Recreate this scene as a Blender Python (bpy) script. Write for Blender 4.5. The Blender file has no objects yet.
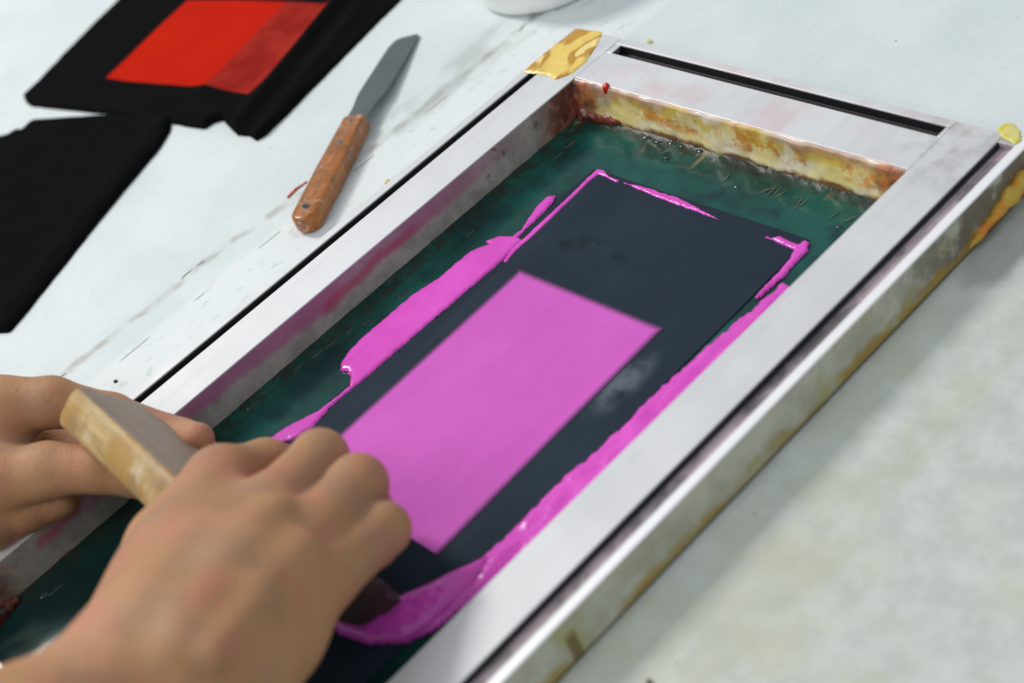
import bpy, bmesh, math, random
import numpy as np
from mathutils import Vector, Matrix, noise as mn
random.seed(4)
S = bpy.context.scene
COL = S.collection
HF = 0.0261                      # frame height
# ---------------------------------------------------------------- camera
CAMF = 1650.2
CAML = np.array([0.72566, -0.52010, 0.49510 + HF])
CAMR = np.array([[0.65541301, -0.29949482, 0.69335175],
                 [0.68435871, 0.62385477, -0.3774366],
                 [-0.31951049, 0.72187816, 0.61384442]])
def at(px, py, z=0.0):
    """world point of the plane z seen at a photo position"""
    d = CAMR @ np.array([(px-512)/CAMF, -(py-341.5)/CAMF, -1.0])
    p = CAML + d*((z-CAML[2])/d[2])
    return np.array([p[0], p[1], z])
# ---------------------------------------------------------------- object helpers
def tag(o, label=None, cat=None, group=None, kind=None):
    if label: o['label'] = label
    if cat: o['category'] = cat
    if group: o['group'] = group
    if kind: o['kind'] = kind
    return o
def empty(name, loc=(0,0,0)):
    o = bpy.data.objects.new(name, None); o.location = loc; o.empty_display_size = .02
    COL.objects.link(o); return o
def link(name, me, mat=None, parent=None, smooth=True):
    o = bpy.data.objects.new(name, me); COL.objects.link(o)
    if mat: me.materials.append(mat)
    for p in me.polygons: p.use_smooth = smooth
    if parent:
        o.parent = parent
        o.matrix_parent_inverse = Matrix.Translation(parent.location).inverted() if parent.type == 'EMPTY' else Matrix.Identity(4)
    return o
def mesh(name, verts, faces):
    me = bpy.data.meshes.new(name)
    me.from_pydata([tuple(map(float, v)) for v in verts], [], [tuple(map(int, f)) for f in faces]); me.update(); return me
def fixn(me):
    bm = bmesh.new(); bm.from_mesh(me); bmesh.ops.recalc_face_normals(bm, faces=bm.faces); bm.to_mesh(me); bm.free()
def bevel(o, w, seg=2, ang=35):
    m = o.modifiers.new('bevel', 'BEVEL'); m.width = w; m.segments = seg; m.limit_method = 'ANGLE'; m.angle_limit = math.radians(ang)
    m.harden_normals = False
def prism(poly, z0, z1, axis='z', top=None):
    """extrude closed 2D poly; axis z: (x,y) up z ; axis y: (x,z) along y ; axis x: (y,z) along x"""
    n = len(poly); V = []
    for t in (z0, z1):
        for a, b in poly:
            V.append({'z': (a, b, t), 'y': (a, t, b), 'x': (t, a, b)}[axis])
    Fc = [tuple(range(n)), tuple(range(n, 2*n))] + [(i, (i+1) % n, n+(i+1) % n, n+i) for i in range(n)]
    return V, Fc
def join(parts):
    V = []; Fc = []
    for v, f in parts:
        k = len(V); V += list(v); Fc += [tuple(i+k for i in q) for q in f]
    return V, Fc
def boxm(x0, x1, y0, y1, z0, z1):
    return prism([(x0, y0), (x1, y0), (x1, y1), (x0, y1)], z0, z1)
def nz(x, y, z=0, s=1.0): return mn.noise(Vector((x*s, y*s, z*s)))
# ---------------------------------------------------------------- implicit surface -> mesh
def surface_nets(fn, lo, hi, h):
    lo = np.array(lo, float); hi = np.array(hi, float)
    n = np.ceil((hi-lo)/h).astype(int)+1
    ax = [lo[i]+h*np.arange(n[i]) for i in range(3)]
    X, Y, Z = np.meshgrid(*ax, indexing='ij')
    D = fn(X, Y, Z)
    ins = D < 0
    c = np.zeros(tuple(n-1), np.int8)
    for i in (0, 1):
        for j in (0, 1):
            for k in (0, 1):
                c += ins[i:n[0]-1+i, j:n[1]-1+j, k:n[2]-1+k]
    act = (c > 0) & (c < 8)
    idx = -np.ones(act.shape, int); I = np.argwhere(act); idx[act] = np.arange(len(I))
    acc = np.zeros((len(I), 3)); cnt = np.zeros(len(I))
    cor = [(i, j, k) for i in (0, 1) for j in (0, 1) for k in (0, 1)]
    for a in cor:
        for b in cor:
            if sum(abs(p-q) for p, q in zip(a, b)) == 1 and a < b:
                da = D[I[:,0]+a[0], I[:,1]+a[1], I[:,2]+a[2]]; db = D[I[:,0]+b[0], I[:,1]+b[1], I[:,2]+b[2]]
                m = (da < 0) != (db < 0)
                t = np.where(m, da/np.where(m, da-db, 1), 0)[:, None]
                acc += np.where(m[:, None], (1-t)*np.array(a)+t*np.array(b), 0); cnt += m
    P = lo + h*(I + acc/cnt[:, None])
    faces = []
    for d in range(3):
        e, g = [(1, 2), (2, 0), (0, 1)][d]
        sl0 = [slice(None)]*3; sl1 = [slice(None)]*3
        sl0[d] = slice(0, -1); sl1[d] = slice(1, None)
        ch = ins[tuple(sl0)] != ins[tuple(sl1)]
        for q in np.argwhere(ch):
            if q[e] < 1 or q[g] < 1 or q[e] >= n[e]-1 or q[g] >= n[g]-1: continue
            def v(de, dg):
                r = q.copy(); r[e] -= de; r[g] -= dg; return idx[tuple(r)]
            f = (v(1, 1), v(0, 1), v(0, 0), v(1, 0))
            faces.append(f if ins[tuple(q)] else f[::-1])
    return P, faces
def smin(a, b, k):
    h = np.clip(.5+.5*(b-a)/k, 0, 1); return b*(1-h)+a*h-k*h*(1-h)
def cone(X, Y, Z, a, b, ra, rb):
    a = np.array(a); b = np.array(b); d = b-a; L = d@d+1e-12
    t = np.clip(((X-a[0])*d[0]+(Y-a[1])*d[1]+(Z-a[2])*d[2])/L, 0, 1)
    return np.sqrt((X-a[0]-t*d[0])**2+(Y-a[1]-t*d[1])**2+(Z-a[2]-t*d[2])**2)-(ra+(rb-ra)*t)
def chain(X, Y, Z, pts, k):
    r = None
    for (a, ra), (b, rb) in zip(pts[:-1], pts[1:]):
        c = cone(X, Y, Z, a, b, ra, rb); r = c if r is None else smin(r, c, k)
    return r
# ---------------------------------------------------------------- thin lumps lying on a surface
def poly_sd(poly, X, Y):
    """signed distance, positive inside"""
    P = np.array(poly); d = np.full(X.shape, 1e9); ins = np.zeros(X.shape, bool)
    gx = np.zeros(X.shape); gy = np.zeros(X.shape)
    n = len(P)
    for i in range(n):
        a = P[i]; b = P[(i+1) % n]; e = b-a
        t = np.clip(((X-a[0])*e[0]+(Y-a[1])*e[1])/(e@e+1e-15), 0, 1)
        qx = a[0]+t*e[0]; qy = a[1]+t*e[1]; dd = np.hypot(X-qx, Y-qy)
        m = dd < d; d = np.where(m, dd, d); gx = np.where(m, qx, gx); gy = np.where(m, qy, gy)
        c = ((a[1] > Y) != (b[1] > Y)) & (X < (b[0]-a[0])*(Y-a[1])/(b[1]-a[1]+1e-15)+a[0])
        ins ^= c
    return np.where(ins, d, -d), gx, gy
def blob(poly, res, hfun, base=0.0, jitter=0.0, js=300.):
    """footprint poly; hfun(x,y,d)->height above base; the rim sits on base"""
    P = np.array(poly)[:, :2]; lo = P.min(0)-2*res-jitter; hi = P.max(0)+2*res+jitter
    nx, ny = (np.ceil((hi-lo)/res).astype(int)+1)
    X, Y = np.meshgrid(lo[0]+res*np.arange(nx), lo[1]+res*np.arange(ny), indexing='ij')
    d, gx, gy = poly_sd(P, X, Y)
    if jitter:
        J = np.array([[mn.noise(Vector((x*js, y*js, 0)))+.5*mn.noise(Vector((x*js*2.3, y*js*2.3, 5))) for x, y in zip(rx, ry)] for rx, ry in zip(X, Y)])
        d = d + J*jitter
    G0, G1 = np.gradient(d, res); gm = np.hypot(G0, G1)+1e-6
    keep = d > -res*.9
    out = d < 0
    X2 = np.where(out, X - G0/gm**2*d, X); Y2 = np.where(out, Y - G1/gm**2*d, Y)
    near = (d >= 0) & (d < res*.25)
    d2 = np.maximum(d, 0); d2 = np.where(out, 0, d2)
    idx = -np.ones(X.shape, int); V = []; F = []
    quad = np.zeros(X.shape, bool)
    q = keep[:-1, :-1] & keep[1:, :-1] & keep[:-1, 1:] & keep[1:, 1:]
    anyin = (d[:-1, :-1] > 0) | (d[1:, :-1] > 0) | (d[:-1, 1:] > 0) | (d[1:, 1:] > 0)
    q &= anyin
    for i, j in np.argwhere(q):
        f = []
        for a, b in ((0, 0), (1, 0), (1, 1), (0, 1)):
            if idx[i+a, j+b] < 0:
                idx[i+a, j+b] = len(V); x, y = X2[i+a, j+b], Y2[i+a, j+b]
                V.append((x, y, base + hfun(x, y, d2[i+a, j+b])))
            f.append(idx[i+a, j+b])
        F.append(f)
    return V, F
def dome(H, w):
    def f(x, y, d):
        t = min(d/w, 1); return H*math.sqrt(max(0, 1-(1-t)**2))
    return f
# ---------------------------------------------------------------- material helper
class M:
    def __init__(s, name, **kw):
        s.m = bpy.data.materials.new(name); s.m.use_nodes = True
        s.t = s.m.node_tree; s.b = s.t.nodes['Principled BSDF']
        s.co = s.t.nodes.new('ShaderNodeTexCoord').outputs['Object']
        for k, v in kw.items(): s.set(k, v)
    def set(s, k, v):
        k = k.replace('_', ' ')
        i = s.b.inputs[k]
        if hasattr(v, 'is_output'): s.t.links.new(v, i)
        elif isinstance(v, tuple) and len(v) == 3 and i.type == 'RGBA': i.default_value = (*v, 1)
        else: i.default_value = v
    def put(s, sock, v):
        if hasattr(v, 'is_output'): s.t.links.new(v, sock)
        elif sock.type == 'RGBA': sock.default_value = (*v, 1) if len(v) == 3 else v
        elif sock.type == 'VECTOR' and isinstance(v, (int, float)): sock.default_value = (v, v, v)
        else: sock.default_value = v
    def math(s, op, a, b=0.0, c=0.0, clamp=False):
        n = s.t.nodes.new('ShaderNodeMath'); n.operation = op; n.use_clamp = clamp
        s.put(n.inputs[0], a); s.put(n.inputs[1], b); s.put(n.inputs[2], c); return n.outputs[0]
    def noise(s, scale, detail=3, rough=.55, stretch=(1, 1, 1), off=(0, 0, 0), dist=0.0):
        mp = s.t.nodes.new('ShaderNodeMapping'); s.t.links.new(s.co, mp.inputs[0])
        mp.inputs['Scale'].default_value = stretch; mp.inputs['Location'].default_value = off
        n = s.t.nodes.new('ShaderNodeTexNoise'); s.t.links.new(mp.outputs[0], n.inputs['Vector'])
        n.inputs['Scale'].default_value = scale; n.inputs['Detail'].default_value = detail
        n.inputs['Roughness'].default_value = rough; n.inputs['Distortion'].default_value = dist
        return n.outputs['Fac']
    def xyz(s):
        n = s.t.nodes.new('ShaderNodeSeparateXYZ'); s.t.links.new(s.co, n.inputs[0]); return n.outputs
    def step(s, v, a, b, t0=0.0, t1=1.0):
        n = s.t.nodes.new('ShaderNodeMapRange'); n.interpolation_type = 'SMOOTHSTEP'
        s.put(n.inputs['Value'], v)
        inv = a > b
        if inv: a, b, t0, t1 = b, a, t1, t0
        n.inputs['From Min'].default_value = a; n.inputs['From Max'].default_value = b
        n.inputs['To Min'].default_value = t0; n.inputs['To Max'].default_value = t1
        return n.outputs['Result']
    def band(s, v, c, w, soft):
        d = s.math('ABSOLUTE', s.math('SUBTRACT', v, c)); return s.step(d, w+soft, w)
    def mul(s, *a):
        r = a[0]
        for b in a[1:]: r = s.math('MULTIPLY', r, b)
        return r
    def mix(s, f, a, b):
        n = s.t.nodes.new('ShaderNodeMix'); n.data_type = 'RGBA'
        s.put(n.inputs[0], f); s.put(n.inputs[6], a); s.put(n.inputs[7], b); return n.outputs[2]
    def lerp(s, f, a, b):
        n = s.t.nodes.new('ShaderNodeMix'); n.data_type = 'FLOAT'
        s.put(n.inputs[0], f); s.put(n.inputs[2], a); s.put(n.inputs[3], b); return n.outputs[0]
    def bump(s, h, strength=.3, dist=.001):
        n = s.t.nodes.new('ShaderNodeBump'); n.inputs['Strength'].default_value = strength
        n.inputs['Distance'].default_value = dist; s.put(n.inputs['Height'], h)
        if s.b.inputs['Normal'].is_linked: s.t.links.new(s.b.inputs['Normal'].links[0].from_socket, n.inputs['Normal'])
        s.t.links.new(n.outputs[0], s.b.inputs['Normal'])
def srgb(r, g, b):
    f = lambda c: ((c/255+.055)/1.055)**2.4 if c > 10 else c/255/12.92
    return (f(r), f(g), f(b))
# ================================================================ TABLE
def mat_table():
    m = M('pale_table_paint', Roughness=.55); x, y, z = m.xyz()
    base = m.mix(m.step(m.noise(14, 4), .35, .65), (.60, .66, .665), (.66, .71, .71))
    # right side greener and more mottled; light falloff painted in as a darker tone
    rt = m.step(x, .28, .36)
    mott = m.step(m.noise(65, 5, .7), .32, .70)
    base = m.mix(rt, base, m.mix(mott, (.47, .50, .46), (.58, .61, .57)))
    yb = m.mul(m.step(m.noise(28, 4, .65, off=(3, 1, 0)), .42, .70), m.step(y, -.12, -.28), rt)
    base = m.mix(m.mul(yb, .55), base, (.50, .50, .36))
    strip = m.band(x, .33, .035, .012)
    base = m.mix(m.mul(strip, m.step(m.noise(30, 3), .3, .6), .45, m.step(y, -.03, -.12)), base, (.42, .44, .31))
    base = m.mix(m.mul(m.step(m.noise(230, 4, .75), .50, .75), .22), base, (.40, .42, .39))
    # whiter paint band beside the frame
    wb = m.mul(m.step(x, -.088, -.080), m.step(x, .0, -.005))
    base = m.mix(m.mul(wb, .6), base, (.74, .77, .77))
    wob = m.math('MULTIPLY', m.math('SUBTRACT', m.noise(26, 3), .5), .012)
    kink = m.step(y, -.23, -.10, -.1065, -.0875)
    lx = m.math('SUBTRACT', m.math('SUBTRACT', x, kink), wob)
    gate = m.step(m.noise(24, 3, off=(5, 9, 0)), .34, .50)
    wid = m.noise(60, 3, off=(1, 2, 0))
    l1 = m.mul(m.step(m.math('ABSOLUTE', lx), .0055, .0012), gate)
    base = m.mix(m.mul(l1, m.step(wid, .3, .6), .75), base, (.36, .35, .31))
    core = m.mul(m.step(m.math('ABSOLUTE', lx), .0010, .0003), m.step(m.noise(30, 2, off=(8, 8, 0)), .57, .62))
    base = m.mix(core, base, (.05, .05, .05))
    # broad grey smears towards the far end
    sm = m.mul(m.band(x, -.094, .010, .018), m.step(m.noise(26, 4, .6, stretch=(1.6, .6, 1), off=(2, 7, 0)), .44, .60), m.step(y, -.17, -.09), m.step(y, .05, .02))
    base = m.mix(m.mul(sm, .5), base, (.36, .38, .36))
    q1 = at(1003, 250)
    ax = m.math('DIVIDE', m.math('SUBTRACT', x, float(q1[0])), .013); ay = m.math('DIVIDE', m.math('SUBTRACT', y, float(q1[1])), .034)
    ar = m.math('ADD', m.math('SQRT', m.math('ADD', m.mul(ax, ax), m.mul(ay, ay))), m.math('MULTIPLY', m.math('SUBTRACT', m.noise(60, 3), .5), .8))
    base = m.mix(m.mul(m.step(ar, 1.15, .75), .55), base, (.20, .22, .20))  # shadow of the orange lump, painted into the table colour
    l2x = m.math('SUBTRACT', m.math('ADD', x, .0805), m.math('MULTIPLY', wob, .25))
    l2 = m.mul(m.step(m.math('ABSOLUTE', l2x), .0009, .0003), m.step(m.noise(28, 1, stretch=(.3, 1, 1), off=(4.3, 0, 0)), .55, .60))
    base = m.mix(m.mul(l2, .7), base, (.10, .10, .10))
    l3 = m.mul(m.step(m.math('ABSOLUTE', m.math('ADD', x, .015)), .0016, .0004), m.step(m.noise(35, 2, off=(1, 3, 0)), .56, .64))
    base = m.mix(m.mul(l3, .5), base, (.28, .28, .26))
    scuff = m.mul(wb, m.step(m.noise(140, 4, .7, stretch=(1, .5, 1)), .55, .7))
    base = m.mix(m.mul(scuff, .55), base, (.42, .44, .43))
    # greenish tide mark behind the far rail
    tm = m.mul(m.band(y, .0145, .003, .003), m.step(m.noise(30, 3), .45, .6), m.step(x, -.02, .05))
    base = m.mix(m.mul(tm, .5), base, (.50, .53, .30))
    spk = m.step(m.noise(300, 1, .4), .80, .83)
    base = m.mix(m.mul(spk, .8), base, (.08, .08, .08))
    # the grey patch right of the corner, above, is a painted shadow
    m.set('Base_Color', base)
    m.bump(m.noise(160, 3), .12, .0006); m.bump(m.noise(600, 3, .7), .2, .0005)
    m.bump(m.math('ADD', l1, m.mul(wb, .7)), .35, .0006)
    return m.m
V, F_ = boxm(-1.0, 1.0, -1.0, .95, -.04, 0)
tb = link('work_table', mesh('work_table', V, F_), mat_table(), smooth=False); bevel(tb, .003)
tag(tb, 'pale grey painted printing table, scuffed and stained, under the screen and fabric', 'table')

# ================================================================ SCREEN FRAME
def mat_alu():
    m = M('dirty_aluminium', Metallic=.35); x, y, z = m.xyz()
    g = m.noise(16, 3, .5)
    c = m.mix(m.step(g, .3, .7), (.64, .645, .655), (.70, .705, .715))
    br = m.noise(90, 3, .6, stretch=(1, .06, 1))
    scr = m.noise(140, 5, .75, stretch=(1, .03, 1), off=(2, 0, 0))
    c = m.mix(m.mul(m.step(br, .45, .75), .25), c, (.50, .50, .51))
    c = m.mix(m.mul(m.step(scr, .62, .70), .35), c, (.38, .37, .37))
    top = m.step(z, HF-.0012, HF-.0006)
    side = m.math('SUBTRACT', 1.0, top)
    # inner left wall: pink wash in its upper half, grey grime below
    inl = m.mul(m.band(x, .0305, .0012, .0005), side)
    wallc = m.mix(m.step(m.noise(50, 4, .65), .35, .65), (.29, .285, .25), (.44, .43, .385))
    zz = m.math('ADD', z, m.math('MULTIPLY', m.math('SUBTRACT', m.noise(16, 3), .5), .016))
    pk = m.mul(m.step(zz, .0125, .018), m.step(y, -.06, -.17), m.step(m.noise(9, 2, off=(0, 3, 0)), .25, .5))
    pk = m.mul(pk, m.step(y, -.43, -.38))
    wallc = m.mix(m.mul(pk, .75), wallc, (.42, .12, .27))
    rd = m.mul(m.band(zz, .0185, .0005, .0055), m.step(y, -.09, -.13), m.step(m.noise(20, 3, off=(6, 0, 0)), .47, .6))
    wallc = m.mix(m.mul(rd, .6), wallc, (.45, .03, .10))
    dk = m.mul(m.step(m.noise(60, 4, .6, off=(9, 0, 3)), .60, .68), m.step(y, -.16, -.08))
    wallc = m.mix(m.mul(dk, .8), wallc, (.10, .05, .03))
    # rust in both corners
    rust = m.step(m.math('ADD', y, m.math('MULTIPLY', m.noise(45, 4), .05)), -.055, -.02)
    rustn = m.step(m.math('ADD', y, m.math('MULTIPLY', m.noise(45, 4), .04)), -.425, -.455)
    wallc = m.mix(m.math('MAXIMUM', rust, rustn, clamp=True), wallc, m.mix(m.step(m.noise(80, 4, .7), .4, .62), (.11, .04, .03), (.36, .12, .07)))
    c = m.mix(inl, c, wallc)
    # outer right wall
    out = m.mul(m.step(x, .3105, .3115), side)
    oc = m.mix(m.step(m.noise(40, 5, .65), .35, .65), (.40, .40, .31), (.54, .54, .45))
    oc = m.mix(m.mul(m.step(m.noise(36, 4, .6, off=(1, 8, 2)), .54, .64), .6), oc, (.38, .36, .10))
    dk2 = m.mul(m.step(m.noise(38, 4, .7, off=(2, 2, 2)), .40, .56), m.step(y, -.13, -.05))
    oc = m.mix(m.mul(dk2, .85), oc, (.10, .07, .045))
    yl = m.mul(m.step(m.math('ADD', z, m.math('MULTIPLY', m.math('SUBTRACT', m.noise(50, 4), .5), .024)), .0105, .004), m.step(m.noise(18, 3, off=(7, 7, 0)), .32, .55))
    oc = m.mix(m.mul(yl, .9), oc, (.36, .23, .02))
    lst = m.mul(m.band(y, -.3255, .0022, .0015), m.step(z, .020, .014))
    oc = m.mix(m.mul(lst, .85), oc, (.16, .10, .02))
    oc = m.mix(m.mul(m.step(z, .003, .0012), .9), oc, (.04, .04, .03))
    c = m.mix(out, c, oc)
    # groove interiors: dark colour, pinkish on the right
    gl = m.mul(m.band(x, .0, .0034, .0004), side); gr = m.mul(m.band(x, .3019, .0052, .0004), side)
    gf = m.mul(m.band(y, -.0003, .0046, .0003), side, m.band(x, .15, .1185, .001))
    c = m.mix(gl, c, (.022, .02, .02)); c = m.mix(gf, c, m.mix(m.step(y, .0035, .0005), (.008, .007, .009), (.13, .10, .125)))
    gc = m.mix(m.step(m.noise(45, 4, .7, stretch=(1, .5, 1)), .40, .60), (.13, .115, .12), (.42, .34, .37))
    gc = m.mix(m.step(x, .2985, .2974), gc, (.02, .02, .022))  # shadow under the groove's overhang, painted dark on its wall
    c = m.mix(gr, c, gc)
    # top faces: tea-coloured and pink scuffs near the corners, joint grime
    cn = m.mul(top, m.step(m.noise(55, 5, .7), .40, .62))
    nearc = m.math('MAXIMUM', m.mul(m.step(y, -.055, -.01), m.step(x, .045, .01)), m.mul(m.step(y, -.06, -.01), m.step(x, .24, .27)))
    c = m.mix(m.mul(cn, nearc, .6), c, (.36, .35, .34))
    pkf = m.mul(top, m.step(m.noise(28, 3, off=(4, 4, 4)), .48, .66), m.step(y, -.05, -.03))
    c = m.mix(m.mul(pkf, .4), c, (.66, .42, .45))
    m.set('Base_Color', c)
    c = m.mix(m.mul(top, m.step(x, .3060, .3066)), c, (.88, .88, .89))  # bright reflection on the right lip, painted as a paler colour
    m.set('Base_Color', c)
    m.set('Metallic', m.mul(top, .20))
    m.set('Roughness', m.lerp(top, .55, m.step(g, .3, .7, .36, .44)))
    m.bump(m.noise(220, 3, .6), .06, .0005)
    m.bump(br, .05, .0004)
    return m.m
ALU = mat_alu()
XL0, XI0, XI1, XR1 = -.0088, .0307, .2693, .312
YF1, YF0, YN1, YN0 = .0092, -.0318, -.487, -.527
screen = empty('screen_frame', (.15, -.25, 0))
tag(screen, 'aluminium screen printing frame with green emulsion mesh, stained walls and a slotted rim', 'screen frame')
def rail_profile(a0, g0, g1, a1, gd=.0095):      # from outer a0 to inner a1
    return [(a0, .0006), (a1, .0006), (a1, HF), (g1, HF), (g1, HF-gd), (g0, HF-gd), (g0, HF), (a0, HF)]
def rail(poly, t0, t1, axis, fill):
    V, Fc = prism(poly, t0, t1, axis)
    parts = [(V, Fc)]
    g0, g1 = poly[5][0], poly[3][0]
    lo, hi = min(g0, g1)+.0001, max(g0, g1)-.0001
    for s0, s1 in fill:
        sq = [(lo, HF-.0041), (hi, HF-.0041), (hi, HF-.00025), (lo, HF-.00025)]
        parts.append(prism(sq, s0, s1, axis))
    V, Fc = join(parts); me = mesh('rail', V, Fc); fixn(me)
    o = link('rail', me, ALU, screen, smooth=False); bevel(o, .00035, 2); return o
rail(rail_profile(XL0, -.0032, .0032, XI0), YN0, YF1, 'y', [(YN0+.0002, YN0+.008), (-.004, YF1-.0002)])
rail(rail_profile(XR1, .3068, .297, XI1, .0042), YN0, YF1, 'y', [(YN0+.0002, YN0+.008), (.0022, YF1-.0002)])
rail(rail_profile(YF1, .0040, -.0046, YF0, .0062), XI0+.0002, XI1-.0002, 'x', [(XI0+.0003, .0355), (.2665, XI1-.0003)])
rail(rail_profile(YN0, YN0+.005, YN0+.012, YN1), XI0+.0002, XI1-.0002, 'x', [])

# mesh sheet with emulsion
def mat_emul():
    m = M('green_emulsion', Specular_IOR_Level=.30); x, y, z = m.xyz()
    ex = m.math('MINIMUM', m.math('SUBTRACT', x, XI0), m.math('SUBTRACT', XI1, x))
    ey = m.math('SUBTRACT', YF0, y)
    e = m.math('MINIMUM', ex, ey)
    c = m.mix(m.step(m.noise(12, 3), .35, .65), (.004, .044, .036), (.008, .088, .070))
    dp = m.step(m.noise(26, 3, .6, off=(3, 3, 0)), .45, .62)
    c = m.mix(m.mul(dp, .75), c, (.005, .022, .024))
    c = m.mix(m.mul(m.step(y, -.22, -.42), .55), c, (.006, .022, .024))
    # grime along the rails
    en = m.math('ADD', e, m.math('MULTIPLY', m.math('SUBTRACT', m.noise(70, 5, .7), .5), .02))
    c = m.mix(m.mul(m.step(en, .013, .008), m.step(m.noise(85, 4, .7, off=(1, 1, 0)), .40, .56), .8), c, m.mix(m.noise(120, 4, .7), (.006, .014, .011), (.03, .036, .026)))
    # tan brush hairs and scratches by the far rail
    st = m.noise(95, 3, .6, stretch=(1.0, .22, 1), dist=1.2)
    hs = m.mul(m.step(st, .60, .66), m.step(ey, .026, .008), m.step(m.noise(18, 3, off=(0, 5, 0)), .40, .55))
    c = m.mix(m.mul(hs, .75), c, (.26, .20, .10))
    br = m.mul(m.step(ey, .014, .003), m.step(m.noise(40, 4, .7, off=(2, 0, 0)), .35, .6))
    c = m.mix(m.mul(br, .55), c, (.022, .020, .012))
    rs = m.mul(m.step(m.noise(34, 4, .6, off=(0, 0, 8), stretch=(1, .4, 1)), .60, .70), m.step(ex, .030, .018))
    c = m.mix(m.mul(rs, .5), c, (.09, .025, .015))
    m.set('Base_Color', c)
    m.set('Roughness', m.step(m.noise(35, 3), .3, .7, .10, .17))
    m.bump(m.noise(45, 3, .5), .20, .0010)
    m.bump(m.mul(m.step(en, .02, .0), m.noise(150, 3, .6)), .25, .0010)
    return m.m
nx, ny = 80, 150; V = []; F_ = []
for top in (1, 0):
    for j in range(ny+1):
        for i in range(nx+1):
            x = XI0+.0003+(XI1-XI0-.0006)*i/nx; y = YN1+.0003+(YF0-YN1-.0006)*j/ny
            e = min(x-XI0, XI1-x, YF0-y, y-YN1)
            z = .0018 + (.0012*max(0, 1-e/.007)**2 + .0004*nz(x, y, 3, 90)*min(1, max(0, 1-e/.03)*2) if top else -.0012)
            V.append((x, y, z))
K = (nx+1)*(ny+1)
for j in range(ny):
    for i in range(nx):
        a = j*(nx+1)+i; F_.append((a, a+1, a+nx+2, a+nx+1)); F_.append((K+a, K+a+nx+1, K+a+nx+2, K+a+1))
sheet = link('mesh_sheet', mesh('mesh_sheet', V, F_), mat_emul(), screen)

# glue seam along the foot of the rails
def seam(p0, p1, nrm, mat, r0=.0035, nm='glue_seam', seed=0, n=260):
    p0 = np.array(p0); p1 = np.array(p1); nrm = np.array(nrm); V = []; F = []; K = 7
    for i in range(n+1):
        t = i/n; p = p0+(p1-p0)*t; L = np.linalg.norm(p1-p0)*t
        r = r0*(1+.55*nz(L, seed, 0, 60)+.45*nz(L, seed, 5, 190)); hz = r*(1.0+.5*nz(L, seed, 9, 90))
        for k in range(K):
            a = math.pi/2*k/(K-1)
            q = (math.cos(a)**2.2, math.sin(a)**2.2)
            V.append((p[0]+nrm[0]*r*q[0]+0, p[1]+nrm[1]*r*q[0], .0028*(1-0)*(0)+.0016+hz*q[1]))
    for i in range(n):
        for k in range(K-1):
            a = i*K+k; F.append((a, a+K, a+K+1, a+1))
    me = mesh(nm, V, F); fixn(me); return link(nm, me, mat, screen)
mg = M('brown_glue', Roughness=.18)
mg.set('Base_Color', mg.mix(mg.step(mg.noise(90, 4, .7), .4, .62), (.022, .014, .008), (.085, .038, .016)))
mg.bump(mg.noise(250, 3), .6, .001)
seam((XI0+.0001, YN1, 0), (XI0+.0001, YF0, 0), (1, 0, 0), mg.m, .0013, seed=1)
seam((XI1-.0001, YN1, 0), (XI1-.0001, YF0, 0), (-1, 0, 0), mg.m, .003, seed=2)
seam((XI0, YF0-.0001, 0), (XI1, YF0-.0001, 0), (0, -1, 0), mg.m, .0036, seed=3, n=200)
seam((XI0, YN1+.0001, 0), (XI1, YN1+.0001, 0), (0, 1, 0), mg.m, .003, seed=4, n=200)

mdr = M('glint_emulsion', Roughness=.08); mdr.set('Base_Color', mdr.mix(mdr.noise(60), (.006, .03, .026), (.02, .035, .026)))
rng = random.Random(11)
def glint_dome(cx, cy, rx, ry, rh, rot):  # small domes added along the seams to catch lamp glints
    V = []; F_ = []; n = 12; rings = 4
    for i in range(rings+1):
        a = math.pi/2*i/rings
        for k in range(n):
            b = 6.28318*k/n; lx = rx*math.cos(a)*math.cos(b); ly = ry*math.cos(a)*math.sin(b)
            V.append((cx+lx*math.cos(rot)-ly*math.sin(rot), cy+lx*math.sin(rot)+ly*math.cos(rot), .0018+rh*math.sin(a)))
    for i in range(rings):
        for k in range(n): F_.append((i*n+k, i*n+(k+1) % n, (i+1)*n+(k+1) % n, (i+1)*n+k))
    me = mesh('glint_bump', V, F_); fixn(me); link('glint_bump', me, mdr.m, screen)
for (px, py) in [(318,352),(332,344),(352,330),(366,322),(300,368),(262,392),(250,402),(404,296),(468,232),(556,156),(572,144),(47,596),(58,588)]:
    p = at(px+rng.uniform(-3, 3), py+rng.uniform(-2, 2), .002); glint_dome(p[0], p[1], rng.uniform(.0010, .0020), rng.uniform(.003, .006), rng.uniform(.0006, .0012), rng.uniform(-.25, .25))
for (px, py) in [(648,138),(660,142),(672,144),(684,146),(697,151),(664,158),(738,186),(842,226)]:
    p = at(px+rng.uniform(-3, 3), py+rng.uniform(-1, 1), .002); glint_dome(p[0], p[1], rng.uniform(.0018, .0036), rng.uniform(.0008, .0016), rng.uniform(.0006, .0012), rng.uniform(-.2, .2))
mhs = M('tan_bristles', Roughness=.5); mhs.set('Base_Color', mhs.mix(mhs.noise(80), (.06, .06, .035), (.20, .18, .10)))
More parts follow.
